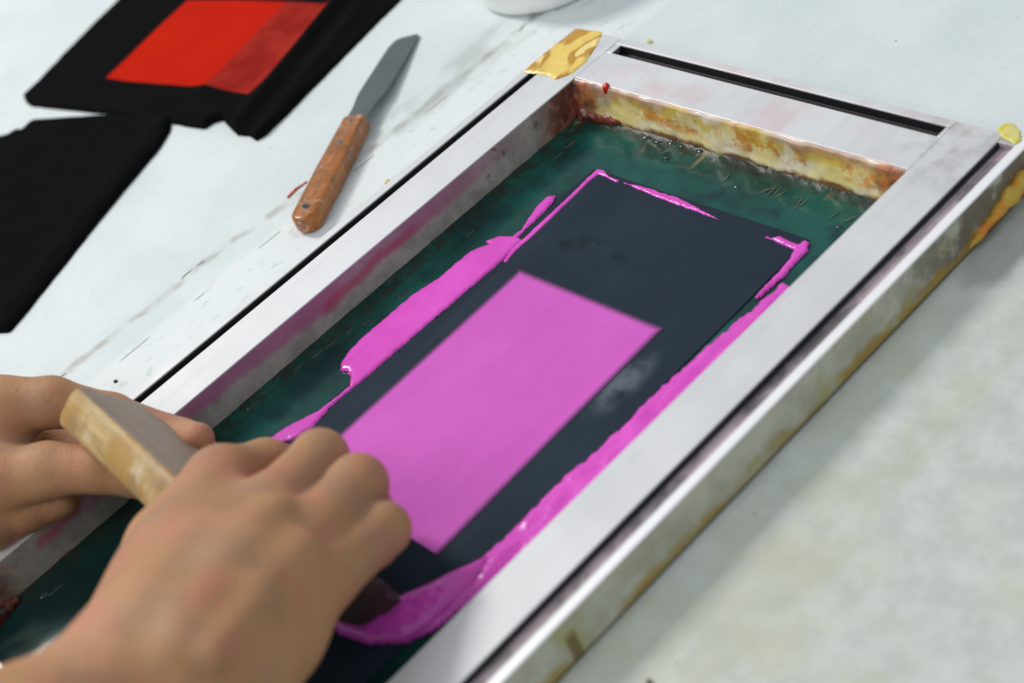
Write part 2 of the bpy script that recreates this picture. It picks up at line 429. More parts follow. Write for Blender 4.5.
for i in range(11):
    t = rng.random(); px = 668+t*190; py = 147+t*64+rng.uniform(0, 5)
    p = at(px, py, .0030); q = at(px-rng.uniform(6, 20), py+rng.uniform(3, 11), .0030); w_ = rng.uniform(.00015, .00035)
    V = []; F_ = []
    dd = (q-p)[:2]; L = np.hypot(*dd); nn = np.array([-dd[1], dd[0]])/L; bow = rng.uniform(-.3, .4)*L; K = 7
    for j in range(K+1):
        s_ = j/K; c_ = p[:2]+dd*s_+nn*bow*2*s_*(1-s_); ww = w_*math.sin(math.pi*min(1, s_*.9+.12))+.00005
        V += [(*(c_+nn*ww), .0026), (*c_, .0026+ww*.9), (*(c_-nn*ww), .0026)]
    for j in range(K):
        a = 3*j; F_ += [(a, a+1, a+4, a+3), (a+1, a+2, a+5, a+4)]
    me = mesh('bristle', V, F_); fixn(me); link('bristle', me, mhs.m, screen)
# dried ink crust on the inner face of the far rail
def mat_crust():
    m = M('dried_ink_crust', Roughness=.3); x, y, z = m.xyz()
    zz = m.math('ADD', z, m.math('MULTIPLY', m.math('SUBTRACT', m.noise(50, 4), .5), .014))
    c = m.mix(m.step(m.noise(40, 4, .6), .36, .62), (.90, .84, .60), (.88, .74, .28))
    c = m.mix(m.mul(m.step(zz, .013, .018), m.step(m.noise(50, 4, .6, off=(3, 0, 0)), .42, .52), .85), c, (.74, .58, .06))
    c = m.mix(m.mul(m.step(m.noise(42, 4, .7, off=(0, 6, 0)), .50, .60), m.step(zz, .007, .012), .85), c, (.72, .28, .03))
    up = m.mul(m.step(zz, .0165, .022), m.step(m.noise(24, 3, off=(0, 0, 4)), .38, .6))
    c = m.mix(m.mul(up, .7), c, (.55, .27, .16))
    c = m.mix(m.mul(m.step(zz, .022, .026), .6), c, (.66, .56, .56))
    xn = m.math('ADD', x, m.math('MULTIPLY', m.math('SUBTRACT', m.noise(60, 4), .5), .04))
    cr = m.math('MAXIMUM', m.step(xn, .060, .040), m.step(xn, .243, .262))
    rc = m.mix(m.step(m.noise(80, 4, .7, off=(5, 5, 0)), .42, .6), (.09, .035, .03), (.50, .15, .05))
    c = m.mix(m.mul(cr, .9), c, rc)
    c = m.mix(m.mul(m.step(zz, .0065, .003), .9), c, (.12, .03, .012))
    m.set('Base_Color', c); m.bump(m.noise(150, 3, .6), .25, .001); return m.m
nx, nzv = 260, 26; V = []; F_ = []
for i in range(nx+1):
    x = XI0+.0004+(XI1-XI0-.0008)*i/nx
    for j in range(nzv+1):
        t = j/nzv; z = .002+(HF-.0025)*t
        cor = math.exp(-((x-XI0)/.018)**2)+.7*math.exp(-((x-XI1)/.016)**2)
        th = .0009+.0010*(nz(x, z, 1, 60)+.6)+.0003*nz(x, z, 7, 170)+.0030*max(0, nz(x, z, 3, 38)-.15)
        th += cor*(.004*(1-t)+.0015)
        th += .0018*(1-t)**3
        th = max(th, .0003)
        if j in (0, nzv): th = 0 if j == nzv else th
        V.append((x, YF0-th, z+(.0006*nz(x, 0, 2, 120) if j == nzv else 0)))
for i in range(nx):
    for j in range(nzv):
        a = i*(nzv+1)+j; F_.append((a, a+nzv+1, a+nzv+2, a+1))
me = mesh('ink_crust', V, F_); fixn(me); link('ink_crust', me, mat_crust(), screen)
# rusty lump in the far left corner
def lump_fn(pts, k, seed=0, amp=.0012, sc=180):
    def f(X, Y, Z):
        d = chain(X, Y, Z, pts, k)
        w = np.sin(X*sc*3.1+seed)*np.sin(Y*sc*2.7+seed*2+1)*np.sin(Z*sc*3.3+2)+.5*np.sin(X*sc*6.3+Z*sc*4+seed)*np.sin(Y*sc*5.9+Z*200)
        return d+amp*w*.6
    return f
def sdf_obj(name, pts, k, mat, parent=None, h=.0006, amp=.0008, seed=0, sc=180, zmin=None):
    P = np.array([p for p, r in pts]); R = max(r for p, r in pts)+.003
    V, F = surface_nets(lump_fn(pts, k, seed, amp, sc), P.min(0)-R, P.max(0)+R, h)
    if zmin is not None: V[:, 2] = np.maximum(V[:, 2], zmin)
    me = mesh(name, V, F); fixn(me); return link(name, me, mat, parent)
mr = M('rusty_residue', Roughness=.3)
mr.set('Base_Color', mr.mix(mr.step(mr.noise(110, 4, .7), .42, .6), (.04, .016, .014), (.24, .04, .016)))
mr.bump(mr.noise(260, 3), .5, .001)
sdf_obj('corner_residue', [((.0310, -.0325, .023), .0018), ((.032, -.034, .012), .0032), ((.035, -.036, .003), .0048), ((.056, -.034, .003), .0026), ((.066, -.033, .003), .0016)], .004, mr.m, screen, seed=1)
sdf_obj('corner_residue', [((.0315, -.484, .019), .003), ((.032, -.480, .010), .0045), ((.034, -.476, .004), .005), ((.034, -.460, .003), .0022)], .004, mr.m, screen, seed=2)
sdf_obj('corner_residue', [((.266, -.035, .013), .004), ((.263, -.037, .005), .006), ((.262, -.050, .0035), .003)], .004, mr.m, screen, seed=3)
mrd = M('red_ink_spot', Roughness=.3, Base_Color=srgb(200, 45, 25))
c = at(603, 88, HF); sdf_obj('red_ink_spot', [((c[0], YF0-.001, HF-.004), .0016), ((c[0]+.001, YF0-.0005, HF+.0002), .0020)], .002, mrd.m, screen, h=.0004, seed=4)

# open mesh area and the pink print seen through it
SX0, SX1, SY1, SY0 = .0778, .2338, -.0738, -.420
mo = M('open_mesh_dark', Roughness=.65, Specular_IOR_Level=.10)
x, y, z = mo.xyz()
c = mo.mix(mo.step(mo.noise(10, 3), .3, .7), (.013, .023, .036), (.020, .033, .048))
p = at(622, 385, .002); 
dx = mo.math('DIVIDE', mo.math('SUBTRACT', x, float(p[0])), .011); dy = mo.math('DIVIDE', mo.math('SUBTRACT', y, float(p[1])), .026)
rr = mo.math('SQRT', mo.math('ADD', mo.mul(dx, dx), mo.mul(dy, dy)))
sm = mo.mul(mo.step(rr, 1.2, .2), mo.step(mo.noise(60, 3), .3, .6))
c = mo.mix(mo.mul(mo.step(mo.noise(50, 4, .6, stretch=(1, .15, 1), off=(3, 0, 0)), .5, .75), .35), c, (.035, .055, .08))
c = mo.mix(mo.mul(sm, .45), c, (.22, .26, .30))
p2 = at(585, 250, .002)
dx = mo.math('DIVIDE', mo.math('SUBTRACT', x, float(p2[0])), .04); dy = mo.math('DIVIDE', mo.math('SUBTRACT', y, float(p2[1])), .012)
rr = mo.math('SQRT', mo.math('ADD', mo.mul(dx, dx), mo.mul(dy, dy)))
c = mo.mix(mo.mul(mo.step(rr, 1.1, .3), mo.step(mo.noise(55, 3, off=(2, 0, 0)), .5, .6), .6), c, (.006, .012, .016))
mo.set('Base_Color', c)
def weave(m, s=4200, strength=.25):
    w = m.t.nodes.new('ShaderNodeTexWave'); w.bands_direction = 'X'; w.inputs['Scale'].default_value = s/6.28; m.t.links.new(m.co, w.inputs[0])
    w2 = m.t.nodes.new('ShaderNodeTexWave'); w2.bands_direction = 'Y'; w2.inputs['Scale'].default_value = s/6.28; m.t.links.new(m.co, w2.inputs[0])
    m.bump(m.math('ADD', w.outputs['Fac'], w2.outputs['Fac']), strength, .0002)
weave(mo)
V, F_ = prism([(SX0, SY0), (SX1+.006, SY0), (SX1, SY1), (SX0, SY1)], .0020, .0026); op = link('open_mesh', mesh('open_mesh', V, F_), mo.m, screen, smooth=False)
PX0 = .0778+.0232; PX1 = PX0+.1078; PY1 = -.0723-.0854; PY0 = PY1-.1635
# print edges
mp = M('pink_print', Roughness=.65, Specular_IOR_Level=.15)
x, y, z = mp.xyz()
pe = mp.math('MINIMUM', mp.math('MINIMUM', mp.math('SUBTRACT', x, mp.math('ADD', PX0, mp.math('MULTIPLY', mp.math('SUBTRACT', PY1, y), .0184))), mp.math('SUBTRACT', mp.math('ADD', PX1, mp.math('MULTIPLY', mp.math('SUBTRACT', PY1, y), .032)), x)), mp.math('SUBTRACT', PY1, y))
pe = mp.math('ADD', pe, mp.math('MULTIPLY', mp.math('SUBTRACT', mp.noise(300, 2), .5), .0006))
c = mp.mix(mp.step(mp.noise(9, 3), .3, .7), (.62, .105, .52), (.68, .135, .58))
c = mp.mix(mp.mul(mp.step(mp.noise(60, 4, .6, stretch=(1, .12, 1)), .45, .75), .25), c, (.50, .08, .42))
c = mp.mix(mp.mul(mp.noise(500, 2), .22), c, (.42, .07, .36))
c = mp.mix(mp.step(pe, -.0002, .0046), (.06, .03, .07), c)
mp.set('Base_Color', c); weave(mp, 4200, .3)
V, F_ = prism([(PX0+.003, PY0+.001), (PX1+.032*(PY1-PY0), PY0), (PX1, PY1), (PX0, PY1)], .0022, .0029); link('print_area', mesh('print_area', V, F_), mp.m, screen, smooth=False)

# ================================================================ PINK INK
mi = M('wet_pink_ink', Roughness=.22, Specular_IOR_Level=.6, Subsurface_Weight=.12, Subsurface_Radius=(.003, .001, .002))
c = mi.mix(mi.step(mi.noise(30, 3), .3, .7), (.66, .060, .50), (.73, .085, .57))
mi.set('Base_Color', c); mi.bump(mi.noise(110, 3, .6, stretch=(1, .35, 1)), .16, .0010); mi.bump(mi.noise(300, 2), .14, .0006)
def inkobj(name, polys, hh, ww, label, jit=.0009, res=.0006, js=260, rid=.35, base=.0026):
    parts = []
    for poly in polys:
        def hf(x, y, d, H=hh, w=ww):
            t = min(d/w, 1); b = H*math.sqrt(max(0, 1-(1-t)**2))
            return b*(1+rid*nz(x*2.2, y, 1, 70)+.05*nz(x, y, 4, 330)) + (0 if d > 0 else -.0004)
        parts.append(blob([at(px, py, .003)[:2] for px, py in poly], res, hf, base, jit, js))
    V, F = join(parts); me = mesh(name, V, F); fixn(me)
    bm = bmesh.new(); bm.from_mesh(me)
    if sum(f.normal.z for f in bm.faces) < 0: bmesh.ops.reverse_faces(bm, faces=bm.faces)
    bm.to_mesh(me); bm.free()
    o = link(name, me, mi.m); tag(o, label, 'ink', 'wet pink ink on the mesh'); return o
left = [(505,237),(489,244),(471,251),(455,264),(439,278),(415,293),(390,314),(362,338),(349,351),(341,363),(340,370),(347,371),(351,377),(349,386),(338,396),(318,411),(300,420),(285,428),(262,444),(275,446),(292,440),(312,428),(334,403),(348,392),(373,371),(401,347),(425,326),(450,305),(471,287),(496,266),(511,252),(522,240),(518,237)]
inkobj('pink_ink', [left], .0015, .003, 'broad bank of wet pink ink along the left edge of the dark open mesh', rid=.18, jit=.0006)
wing = [(556,195),(547,197),(538,205),(529,217),(521,230),(513,236),(500,236),(486,241),(490,246),(507,246),(515,240),(528,227),(543,213),(553,202)]
inkobj('pink_ink', [wing], .0014, .003, 'small pointed smear of pink ink above the broad left bank', jit=.0005)
inkobj('pink_ink', [[(597,169),(604,170),(610,177),(620,180),(616,182),(604,176),(598,174),(588,182),(570,200),(548,221),(530,238),(517,249),(506,262),(503,261),(513,247),(527,235),(545,218),(568,197),(586,179)]], .0008, .0016, 'thin hairline of pink ink round the left corner of the open mesh', jit=.0003, res=.0004)
inkobj('pink_ink', [[(622,182),(636,185),(650,188),(664,193),(680,198),(697,207),(714,216),(720,220),(706,215),(690,209),(672,203),(655,196),(640,190)]], .0008, .0016, 'thin broken line of pink ink along the far edge of the open mesh', jit=.0006, res=.0004)
inkobj('pink_ink', [[(763,236),(772,238),(781,236),(788,241),(799,244),(804,240),(809,242),(808,250),(800,258),(792,266),(783,277),(770,287),(757,299),(754,298),(768,282),(780,270),(790,258),(794,249),(786,246),(774,241)]], .0012, .002, 'ragged pink ink hook at the right far corner of the open mesh', jit=.0006, res=.0005)
right = [(782,281),(774,291),(760,302),(750,312),(738,320),(727,330),(706,347),(690,363),(670,380),(646,402),(623,427),(605,443),(588,459),(571,471),(550,491),(525,517),(499,543),(470,569),(445,580),(425,592),(405,600),(385,606),(350,610),(338,622),(352,636),(375,641),(405,641),(432,632),(452,615),(475,600),(520,565),(600,490),(690,400),(760,330),(795,290)]
inkobj('pink_ink', [right], .0026, .006, 'long glossy bank of pink ink lying along the right rail', rid=.5)
inkobj('pink_ink', [[(328,612),(340,598),(372,602),(398,600),(422,590),(446,578),(474,566),(492,556),(486,574),(470,592),(452,611),(430,630),(405,643),(368,644),(338,634)]], .0075, .011, 'thick glossy pool of pink ink at the squeegee end by the right hand', jit=.0004, res=.0008, rid=.1)
def tube(name, pts, mat, parent=None, h=.0006, amp=.0003, k=.002, seed=0, label=None, cat=None, group=None, zmin=None):
    o = sdf_obj(name, pts, k, mat, parent, h=h, amp=amp, seed=seed, zmin=zmin)
    if label: tag(o, label, cat, group)
    return o
# ================================================================ TAPE AND RESIDUE
def mat_tape():
    m = M('gold_masking_tape', Roughness=.32)
    f = m.noise(30, 2, .4, dist=1.0, off=(.62, .2, 0), stretch=(1.6, .8, 1))
    c = m.mix(m.step(f, .47, .52), (.80, .57, .13), (.50, .25, .025))
    c = m.mix(m.step(f, .55, .58), c, (.84, .67, .25))
    m.set('Base_Color', c); m.bump(f, .3, .001); return m.m
tp = [at(576,29,HF), at(603,32,HF), at(597,46,HF), at(586,62,HF), at(572,74,HF), at(556,80,HF), at(548,76,HF), at(523,72,HF), at(545,53,HF)]
def th_(x, y, d):
    t = min(d/.0012, 1); return .0006*t+.0005*(nz(x, y, 0, 90)+.5)*t+.0006*t*max(0, nz(x, y, 3, 200))
V, F_ = blob([q[:2] for q in tp], .0007, th_, HF+.0001, .0004, 200)
me = mesh('tape_piece', V, F_); fixn(me)
o = link('tape_piece', me, mat_tape()); tag(o, 'crinkled golden tape stuck over the far left corner of the frame', 'tape')
my = M('yellow_tape', Roughness=.4); my.set('Base_Color', my.mix(my.step(my.noise(120, 3), .4, .6), (.62, .52, .05), (.66, .60, .20)))
tp = [at(*q, HF) for q in [(997,129),(1004,124),(1014,124),(1020,131),(1022,141),(1015,145),(1008,141),(1001,138)]]
V, F_ = blob([q[:2] for q in tp], .0006, lambda x, y, d: .0005*min(1, d/.0006)+.0005*(nz(x, y, 0, 160)+.5)*min(1, d/.001), HF+.0002, .0005, 220)
yb = V
n0 = len(V); me = mesh('tape_piece', yb, F_)
bm = bmesh.new(); bm.from_mesh(me)
be = [e for e in bm.edges if e.is_boundary]; r = bmesh.ops.extrude_edge_only(bm, edges=be)
for v in r['geom']:
    if isinstance(v, bmesh.types.BMVert): v.co.z = HF-.005 if v.co.y > YF1 else HF+.0001
bmesh.ops.recalc_face_normals(bm, faces=bm.faces); bm.to_mesh(me); bm.free()
o = link('tape_piece', me, my.m); tag(o, 'scrap of bright yellow tape folded over the far right corner of the frame', 'tape')
mor = M('orange_dried_ink', Roughness=.4)
mor.set('Base_Color', mor.mix(mor.step(mor.noise(90, 4, .6), .4, .62), (.62, .20, .01), (.48, .33, .04))); mor.bump(mor.noise(200, 3), .5, .001)
pts = [((.3125, -.050, .004), .0010), ((.3128, -.040, .006), .0018), ((.3132, -.026, .0085), .0026), ((.3140, -.016, .011), .0040), ((.3142, -.006, .012), .0044), ((.3135, .004, .013), .0030), ((.312, .012, .013), .0022)]
tube('dried_ink_lump', pts, mor.m, h=.0007, amp=.0008, k=.003, seed=6, label='orange dried ink drip hanging on the outer right side of the frame', cat='dried ink')

mcr = M('yellow_crumb', Roughness=.6); mcr.set('Base_Color', mcr.mix(mcr.noise(200), (.70, .58, .12), (.60, .50, .25)))
def crumb(px, py, r, label, mat, z=0, n=3, seed=0, nm='ink_crumb', cat='crumb'):
    rng = random.Random(seed); p = at(px, py, z); pts = []
    for i in range(n): pts.append(((p[0]+rng.uniform(-1.6, 1.6)*r, p[1]+rng.uniform(-1.6, 1.6)*r, z+r*.35), r*rng.uniform(.6, 1)))
    o = sdf_obj(nm, pts, .001, mat, h=r*.28, amp=r*.3, seed=seed, sc=260/ (r/.001)**.5, zmin=z+.0001); tag(o, label, cat); return o
crumb(388, 184, .0015, 'bright yellow dried ink crumb on the table by the slot, nearest the knife blade', mcr.m, seed=1)
crumb(365, 206, .0013, 'pale yellow dried ink crumb beside the left slot, level with the knife handle', mcr.m, seed=5)
crumb(650, 43, .0014, 'yellow dried ink crumb on the table behind the far rail of the frame', mcr.m, seed=3)
mbk = M('black_speck', Roughness=.5, Base_Color=(.03, .03, .03))
crumb(651, 681, .0016, 'small black speck on the table at the bottom edge, right of the frame', mbk.m, seed=9, nm='table_speck', cat='speck')
crumb(116, 382, .0009, 'tiny black speck on the white table beside the left hand', mbk.m, seed=11, nm='table_speck', cat='speck')
mth = M('red_ink_streak', Roughness=.5, Base_Color=srgb(205, 75, 60))
o = sdf_obj('ink_streak', [(tuple(at(288, 197, .0006)), .0009), (tuple(at(296, 189, .0006)), .0007), (tuple(at(306, 182, .0006)), .0006)], .001, mth.m, h=.0004, amp=.0003, zmin=.0001)
tag(o, 'short red dried ink streak touching the left side of the knife handle', 'dried ink')

# ================================================================ BLACK FABRIC
def mat_fab():
    m = M('black_cotton', Roughness=1.0, Specular_IOR_Level=.03)
    m.set('Base_Color', m.mix(m.noise(60, 4), (.0035, .0035, .0038), (.007, .0068, .007)))
    m.bump(m.noise(900, 2), .3, .0004); m.bump(m.noise(30, 3), .3, .003); return m.m
FAB = mat_fab()
def linedist(x, y, a, b):
    d = b-a; t = ((x-a[0])*d[0]+(y-a[1])*d[1])/(d@d); tc = min(max(t, 0), 1)
    q = a+d*tc; s = ((x-a[0])*d[1]-(y-a[1])*d[0])/math.sqrt(d@d)
    return math.hypot(x-q[0], y-q[1]), t, s
fa = at(236, 122)[:2]; fb = at(385, -60)[:2]
def h1(x, y, d):
    t = min(d/.0022, 1); b = .0022*math.sqrt(max(0, 1-(1-t)**2))
    D, tt, s = linedist(x, y, fa, fb)
    fold = .007*math.exp(-((s-.010)/.008)**2)*min(1, max(0, tt+.15)*5)
    fold2 = .004*math.exp(-((s-.034)/.009)**2)
    D3, t3, s3 = linedist(x, y, at(205, 96)[:2], at(225, 135)[:2])
    f3 = .004*math.exp(-(D3/.012)**2)
    return b*1.0+(fold+fold2+f3+.0012*(nz(x, y, 0, 14)+.3))*t
poly1 = [at(*q)[:2] for q in [(140,-20),(120,0),(98,22),(60,60),(40,82),(24,97),(26,103),(33,107),(75,112),(122,116),(170,124),(190,128),(205,130),(214,124),(224,121),(230,128),(238,136),(250,137),(257,142),(268,135),(300,103),(350,52),(400,2),(430,-30),(480,-90),(220,-110)]]
V, F_ = blob(poly1, .0016, h1, .0003, .0006, 60)
me = mesh('black_fabric', V, F_); fixn(me)
fab1 = link('black_fabric', me, FAB)
tag(fab1, 'piece of black fabric printed with a red rectangle, lying on the table at upper left', 'fabric', 'black fabric pieces')
def sheen_print():
    m = M('red_print', Roughness=.8, Specular_IOR_Level=.03); x, y, z = m.xyz()
    a = at(290, 3)[:2]; b = at(205, 92)[:2]; d = b-a; L = np.linalg.norm(d)
    s = m.math('SUBTRACT', m.math('MULTIPLY', m.math('SUBTRACT', x, float(a[0])), float(d[1]/L)), m.math('MULTIPLY', m.math('SUBTRACT', y, float(a[1])), float(d[0]/L)))
    sgn = 1 if ((at(260, 70)[0]-a[0])*d[1]-(at(260, 70)[1]-a[1])*d[0]) > 0 else -1
    s = m.math('MULTIPLY', s, float(sgn))
    c = m.mix(m.noise(30, 3), (.44, .010, .002), (.52, .015, .003))
    c2 = m.mix(m.step(m.noise(45, 4), .35, .7), (.25, .012, .008), (.34, .024, .015))
    c = m.mix(m.step(s, -.0012, .0012), c, c2)
    m.set('Base_Color', c); m.bump(m.noise(700, 2), .3, .0004); return m.m
polyr = [at(*q, .003)[:2] for q in [(187,-1),(160,25),(130,55),(106,78),(125,81),(160,84),(200,87),(225,91),(248,94),(262,83),(278,67),(300,42),(320,20),(334,4),(300,2),(250,0)]]
V, F_ = blob(polyr, .0014, lambda x, y, d: h1(x, y, .01)+.0004*min(1, d/.0008)-.00005, .0003, .0002, 200)
me = mesh('red_print', V, F_); fixn(me); link('red_print', me, sheen_print(), fab1)
def h2(x, y, d):
    t = min(d/.003, 1); b = .003*math.sqrt(max(0, 1-(1-t)**2))
    D, tt, s = linedist(x, y, at(170, 135)[:2], at(10, 335)[:2])
    return b+(.0025*math.exp(-((D-.012)/.010)**2)+.0015*(nz(x, y, 5, 12)+.3))*t
poly2 = [at(*q)[:2] for q in [(-60,150),(-10,142),(10,137),(20,131),(24,132),(30,126),(37,122),(75,119),(122,116.5),(150,117),(172,119),(171,132),(160,150),(130,185),(100,222),(60,272),(25,316),(10,333),(-5,334),(-60,330),(-260,330),(-260,200)]]
V, F_ = blob(poly2, .0018, h2, .0006, .0005, 60)
V = [(v[0], v[1], v[2]+.0) for v in V]
me = mesh('black_fabric', V, F_); fixn(me)
fab2 = link('black_fabric', me, FAB)
tag(fab2, 'plain black fabric piece with no print, at the left edge below the red printed one', 'fabric', 'black fabric pieces')
for f in (fab1, fab2):
    me = f.data; bm = bmesh.new(); bm.from_mesh(me)
    r = bmesh.ops.extrude_edge_only(bm, edges=[e for e in bm.edges if e.is_boundary])
    for v in r['geom']:
        if isinstance(v, bmesh.types.BMVert): v.co.z = .0001
    bmesh.ops.recalc_face_normals(bm, faces=bm.faces); bm.to_mesh(me); bm.free()
    for p in me.polygons: p.use_smooth = True

# ================================================================ PALETTE KNIFE
kb = at(304, 229, .005); ka = at(357, 119, .008); kt = at(392, 40, .002)
knife = empty('palette_knife', (float(kb[0]), float(kb[1]), 0))
tag(knife, 'palette knife with steel blade and worn orange wooden handle on the table', 'knife')
d = (ka-kb); d[2] = 0; HL = np.linalg.norm(d); d /= HL; nrm = np.array([-d[1], d[0], 0])
def kw(outl, z0, z1):       # outline in (along, across)
    V = []; n = len(outl)
    for z in (z0, z1):
        for s, w in outl:
            p = kb+d*s+nrm*w
            zz = z
            V.append((p[0], p[1], zz))
    F = [tuple(range(n)), tuple(range(n, 2*n))]+[(i, (i+1) % n, n+(i+1) % n, n+i) for i in range(n)]
    return V, F
def wood(name, a, b, sc=(1, 1, 1)):
    m = M(name, Roughness=.38)
    return m
mw = M('orange_varnished_wood', Roughness=.33, Coat_Weight=.06)
x, y, z = mw.xyz()
# grain follows the handle
mpn = mw.t.nodes.new('ShaderNodeMapping'); mpn.inputs['Rotation'].default_value = (0, 0, -math.atan2(d[1], d[0])); mw.t.links.new(mw.co, mpn.inputs[0]); mw.co = mpn.outputs[0]
g = mw.noise(220, 4, .6, stretch=(.08, 1, 1))
c = mw.mix(mw.step(g, .3, .7), (.27, .080, .009), (.44, .155, .022))
c = mw.mix(mw.mul(mw.step(mw.noise(60, 4, .6), .48, .62), .65), c, (.18, .07, .02))
sc_ = mw.mul(mw.step(mw.math('ABSOLUTE', mw.math('SUBTRACT', mw.noise(95, 1, .3, dist=.6, off=(1, 4, 0)), .5)), .016, .004), mw.step(mw.noise(40, 2), .45, .55))
c = mw.mix(mw.mul(sc_, .6), c, (.50, .42, .42))
mw.set('Base_Color', c)
W1 = .0090
outl = [(0+W1*(1-math.cos(a)), -W1*math.sin(a)) for a in [math.radians(k) for k in range(-90, 91, 15)]]
outl = [(W1*(1-math.cos(a)), W1*math.sin(a)) for a in [math.radians(k) for k in range(-90, 91, 12)]]
outl = outl[:] + [(HL*.5, W1*1.02), (HL, W1*.90), (HL, -W1*.90), (HL*.5, -W1*1.02)]
V, F_ = kw(outl, .0004, .0125); me = mesh('handle', V, F_); fixn(me)
# hanging hole is a dark eyelet
hd = link('handle', me, mw.m, knife, smooth=True); bevel(hd, .0028, 4, 30)
ms = M('blued_steel', Metallic=.75, Roughness=.42); ms.set('Base_Color', ms.mix(ms.noise(40, 4), (.10, .12, .125), (.18, .205, .21)))
ms.bump(ms.noise(150, 3), .1, .0005)
BL = np.linalg.norm((kt-kb)[:2])-HL
def bz(s): return .0085-(.0070)*min(1, max(0, s/BL))
bo = [(-.004, .0072), (.014, .0080), (.030, .0105), (.050, .0105), (.080, .0100), (BL-.010, .0098), (BL-.002, .0078), (BL+.0005, .0045), (BL+.0025, -.0075), (BL+.0005, -.0095), (.060, -.0105), (.030, -.0105), (.014, -.0075), (-.004, -.0072)]
bm = bmesh.new(); tv = []; bv = []
for s, w in bo:
    p = kb+d*(HL+s)+nrm*w; tv.append(bm.verts.new((p[0], p[1], bz(s)+.0006))); bv.append(bm.verts.new((p[0], p[1], bz(s)-.0004)))
bm.faces.new(tv); bm.faces.new(bv); n = len(tv)
for i in range(n): bm.faces.new((tv[i], tv[(i+1) % n], bv[(i+1) % n], bv[i]))
bmesh.ops.recalc_face_normals(bm, faces=bm.faces); bmesh.ops.triangulate(bm, faces=[f for f in bm.faces if len(f.verts) > 4])
me = bpy.data.meshes.new('blade'); bm.to_mesh(me); bm.free()
link('blade', me, ms.m, knife, smooth=False)
mrv = M('rivet_steel', Metallic=.7, Roughness=.4, Base_Color=(.16, .16, .16))
def disc(s, w, r, z0, z1, mat, name, inner=0):
    p = kb+d*s+nrm*w; n = 20; pl = [(p[0]+r*math.cos(6.2832*k/n), p[1]+r*math.sin(6.2832*k/n)) for k in range(n)]
    V, F = prism(pl, z0, z1); me = mesh(name, V, F); fixn(me); o = link(name, me, mat, knife, smooth=False); bevel(o, .0003, 2); return o
disc(HL-.008, 0, .0021, .0120, .0128, mrv.m, 'rivet'); disc(HL-.030, 0, .0021, .0120, .0128, mrv.m, 'rivet')
mhd = M('hole_dark', Roughness=.8, Base_Color=(.03, .02, .015))
def ring(s, r0, r1, z, mat, name):
    p = kb+d*s; n = 28; V = []; F = []
    for zz, r in ((z-.0004, r1), (z+.0005, (r0+r1)/2+.0004), (z+.0001, r0), (z-.004, r0)):
        for k in range(n): V.append((p[0]+r*math.cos(6.2832*k/n), p[1]+r*math.sin(6.2832*k/n), zz))
    for j in range(3):
        for k in range(n): F.append((j*n+k, j*n+(k+1) % n, (j+1)*n+(k+1) % n, (j+1)*n+k))
    me = mesh(name, V, F); fixn(me); return link(name, me, mat, knife)
ring(.0125, .0019, .0030, .0125, mrv.m, 'eyelet')
disc(.0125, 0, .0019, .0115, .0126, mhd.m, 'hanging_hole')

# ================================================================ WHITE TUB
cx, cy = -.115, .080; prof = [(0, .0004), (.044, .0004), (.0485, .0012), (.0505, .004), (.0515, .010), (.054, .045), (.0555, .046), (.0555, .0475), (.053, .0475), (.0515, .045), (.049, .008), (.046, .004), (0, .0035)]
V = []; F_ = []; n = 72
for r, z in prof:
    for k in range(n): V.append((cx+r*math.cos(6.28318*k/n), cy+r*math.sin(6.28318*k/n), z))
for j in range(len(prof)-1):
    for k in range(n): F_.append((j*n+k, j*n+(k+1) % n, (j+1)*n+(k+1) % n, (j+1)*n+k))
me = mesh('plastic_tub', V, F_); fixn(me)
mt = M('white_plastic', Roughness=.35); mt.set('Base_Color', mt.mix(mt.noise(20, 2), (.86, .87, .86), (.90, .90, .89)))
o = link('plastic_tub', me, mt.m); tag(o, 'round white plastic tub standing on the table at the top edge', 'tub')

# ================================================================ SQUEEGEE
a_ = -.080; tl = math.radians(33.5); HS = .090; TS = .0225
u = np.array([math.cos(a_), math.sin(a_), 0]); n_ = np.array([math.sin(a_), -math.cos(a_), 0])
up = n_*math.sin(tl)+np.array([0, 0, 1])*math.cos(tl); fr = np.cross(up, u); fr /= np.linalg.norm(fr)
if fr[2] < 0: fr = -fr                       # normal of the far, upper face
B0 = np.array([.0425, -.3365, .0032]); LS = .186
sq = empty('squeegee', tuple(map(float, B0)))
tag(sq, 'wooden squeegee stained with ink, tilted across the mesh and gripped by both hands', 'squeegee')
def sqm(prof, l0, l1):       # prof in (along up, along fr)
    n = len(prof); V = [tuple(B0+u*l+up*h+fr*t) for l in (l0, l1) for h, t in prof]
    return V, [tuple(range(n)), tuple(range(n, 2*n))]+[(i, (i+1) % n, n+(i+1) % n, n+i) for i in range(n)]
mwd = M('stained_squeegee_wood', Roughness=.5)
mpn = mwd.t.nodes.new('ShaderNodeMapping'); mpn.inputs['Rotation'].default_value = (0, 0, -a_); mwd.t.links.new(mwd.co, mpn.inputs[0])
x_, y_, z_ = mwd.xyz(); mwd.co = mpn.outputs[0]
g = mwd.noise(160, 4, .65, stretch=(.10, 1, 1))
c = mwd.mix(mwd.step(g, .3, .7), (.33, .21, .07), (.52, .38, .17))
c = mwd.mix(mwd.mul(mwd.step(mwd.noise(38, 3, .6), .42, .60), .8), c, (.36, .19, .035))
c = mwd.mix(mwd.mul(mwd.step(mwd.noise(60, 4, .6, off=(4, 2, 0)), .50, .62), .45), c, (.18, .14, .10))
c = mwd.mix(mwd.mul(mwd.step(mwd.noise(55, 3, .6, off=(7, 2, 0)), .55, .70), .4), c, (.62, .56, .45))
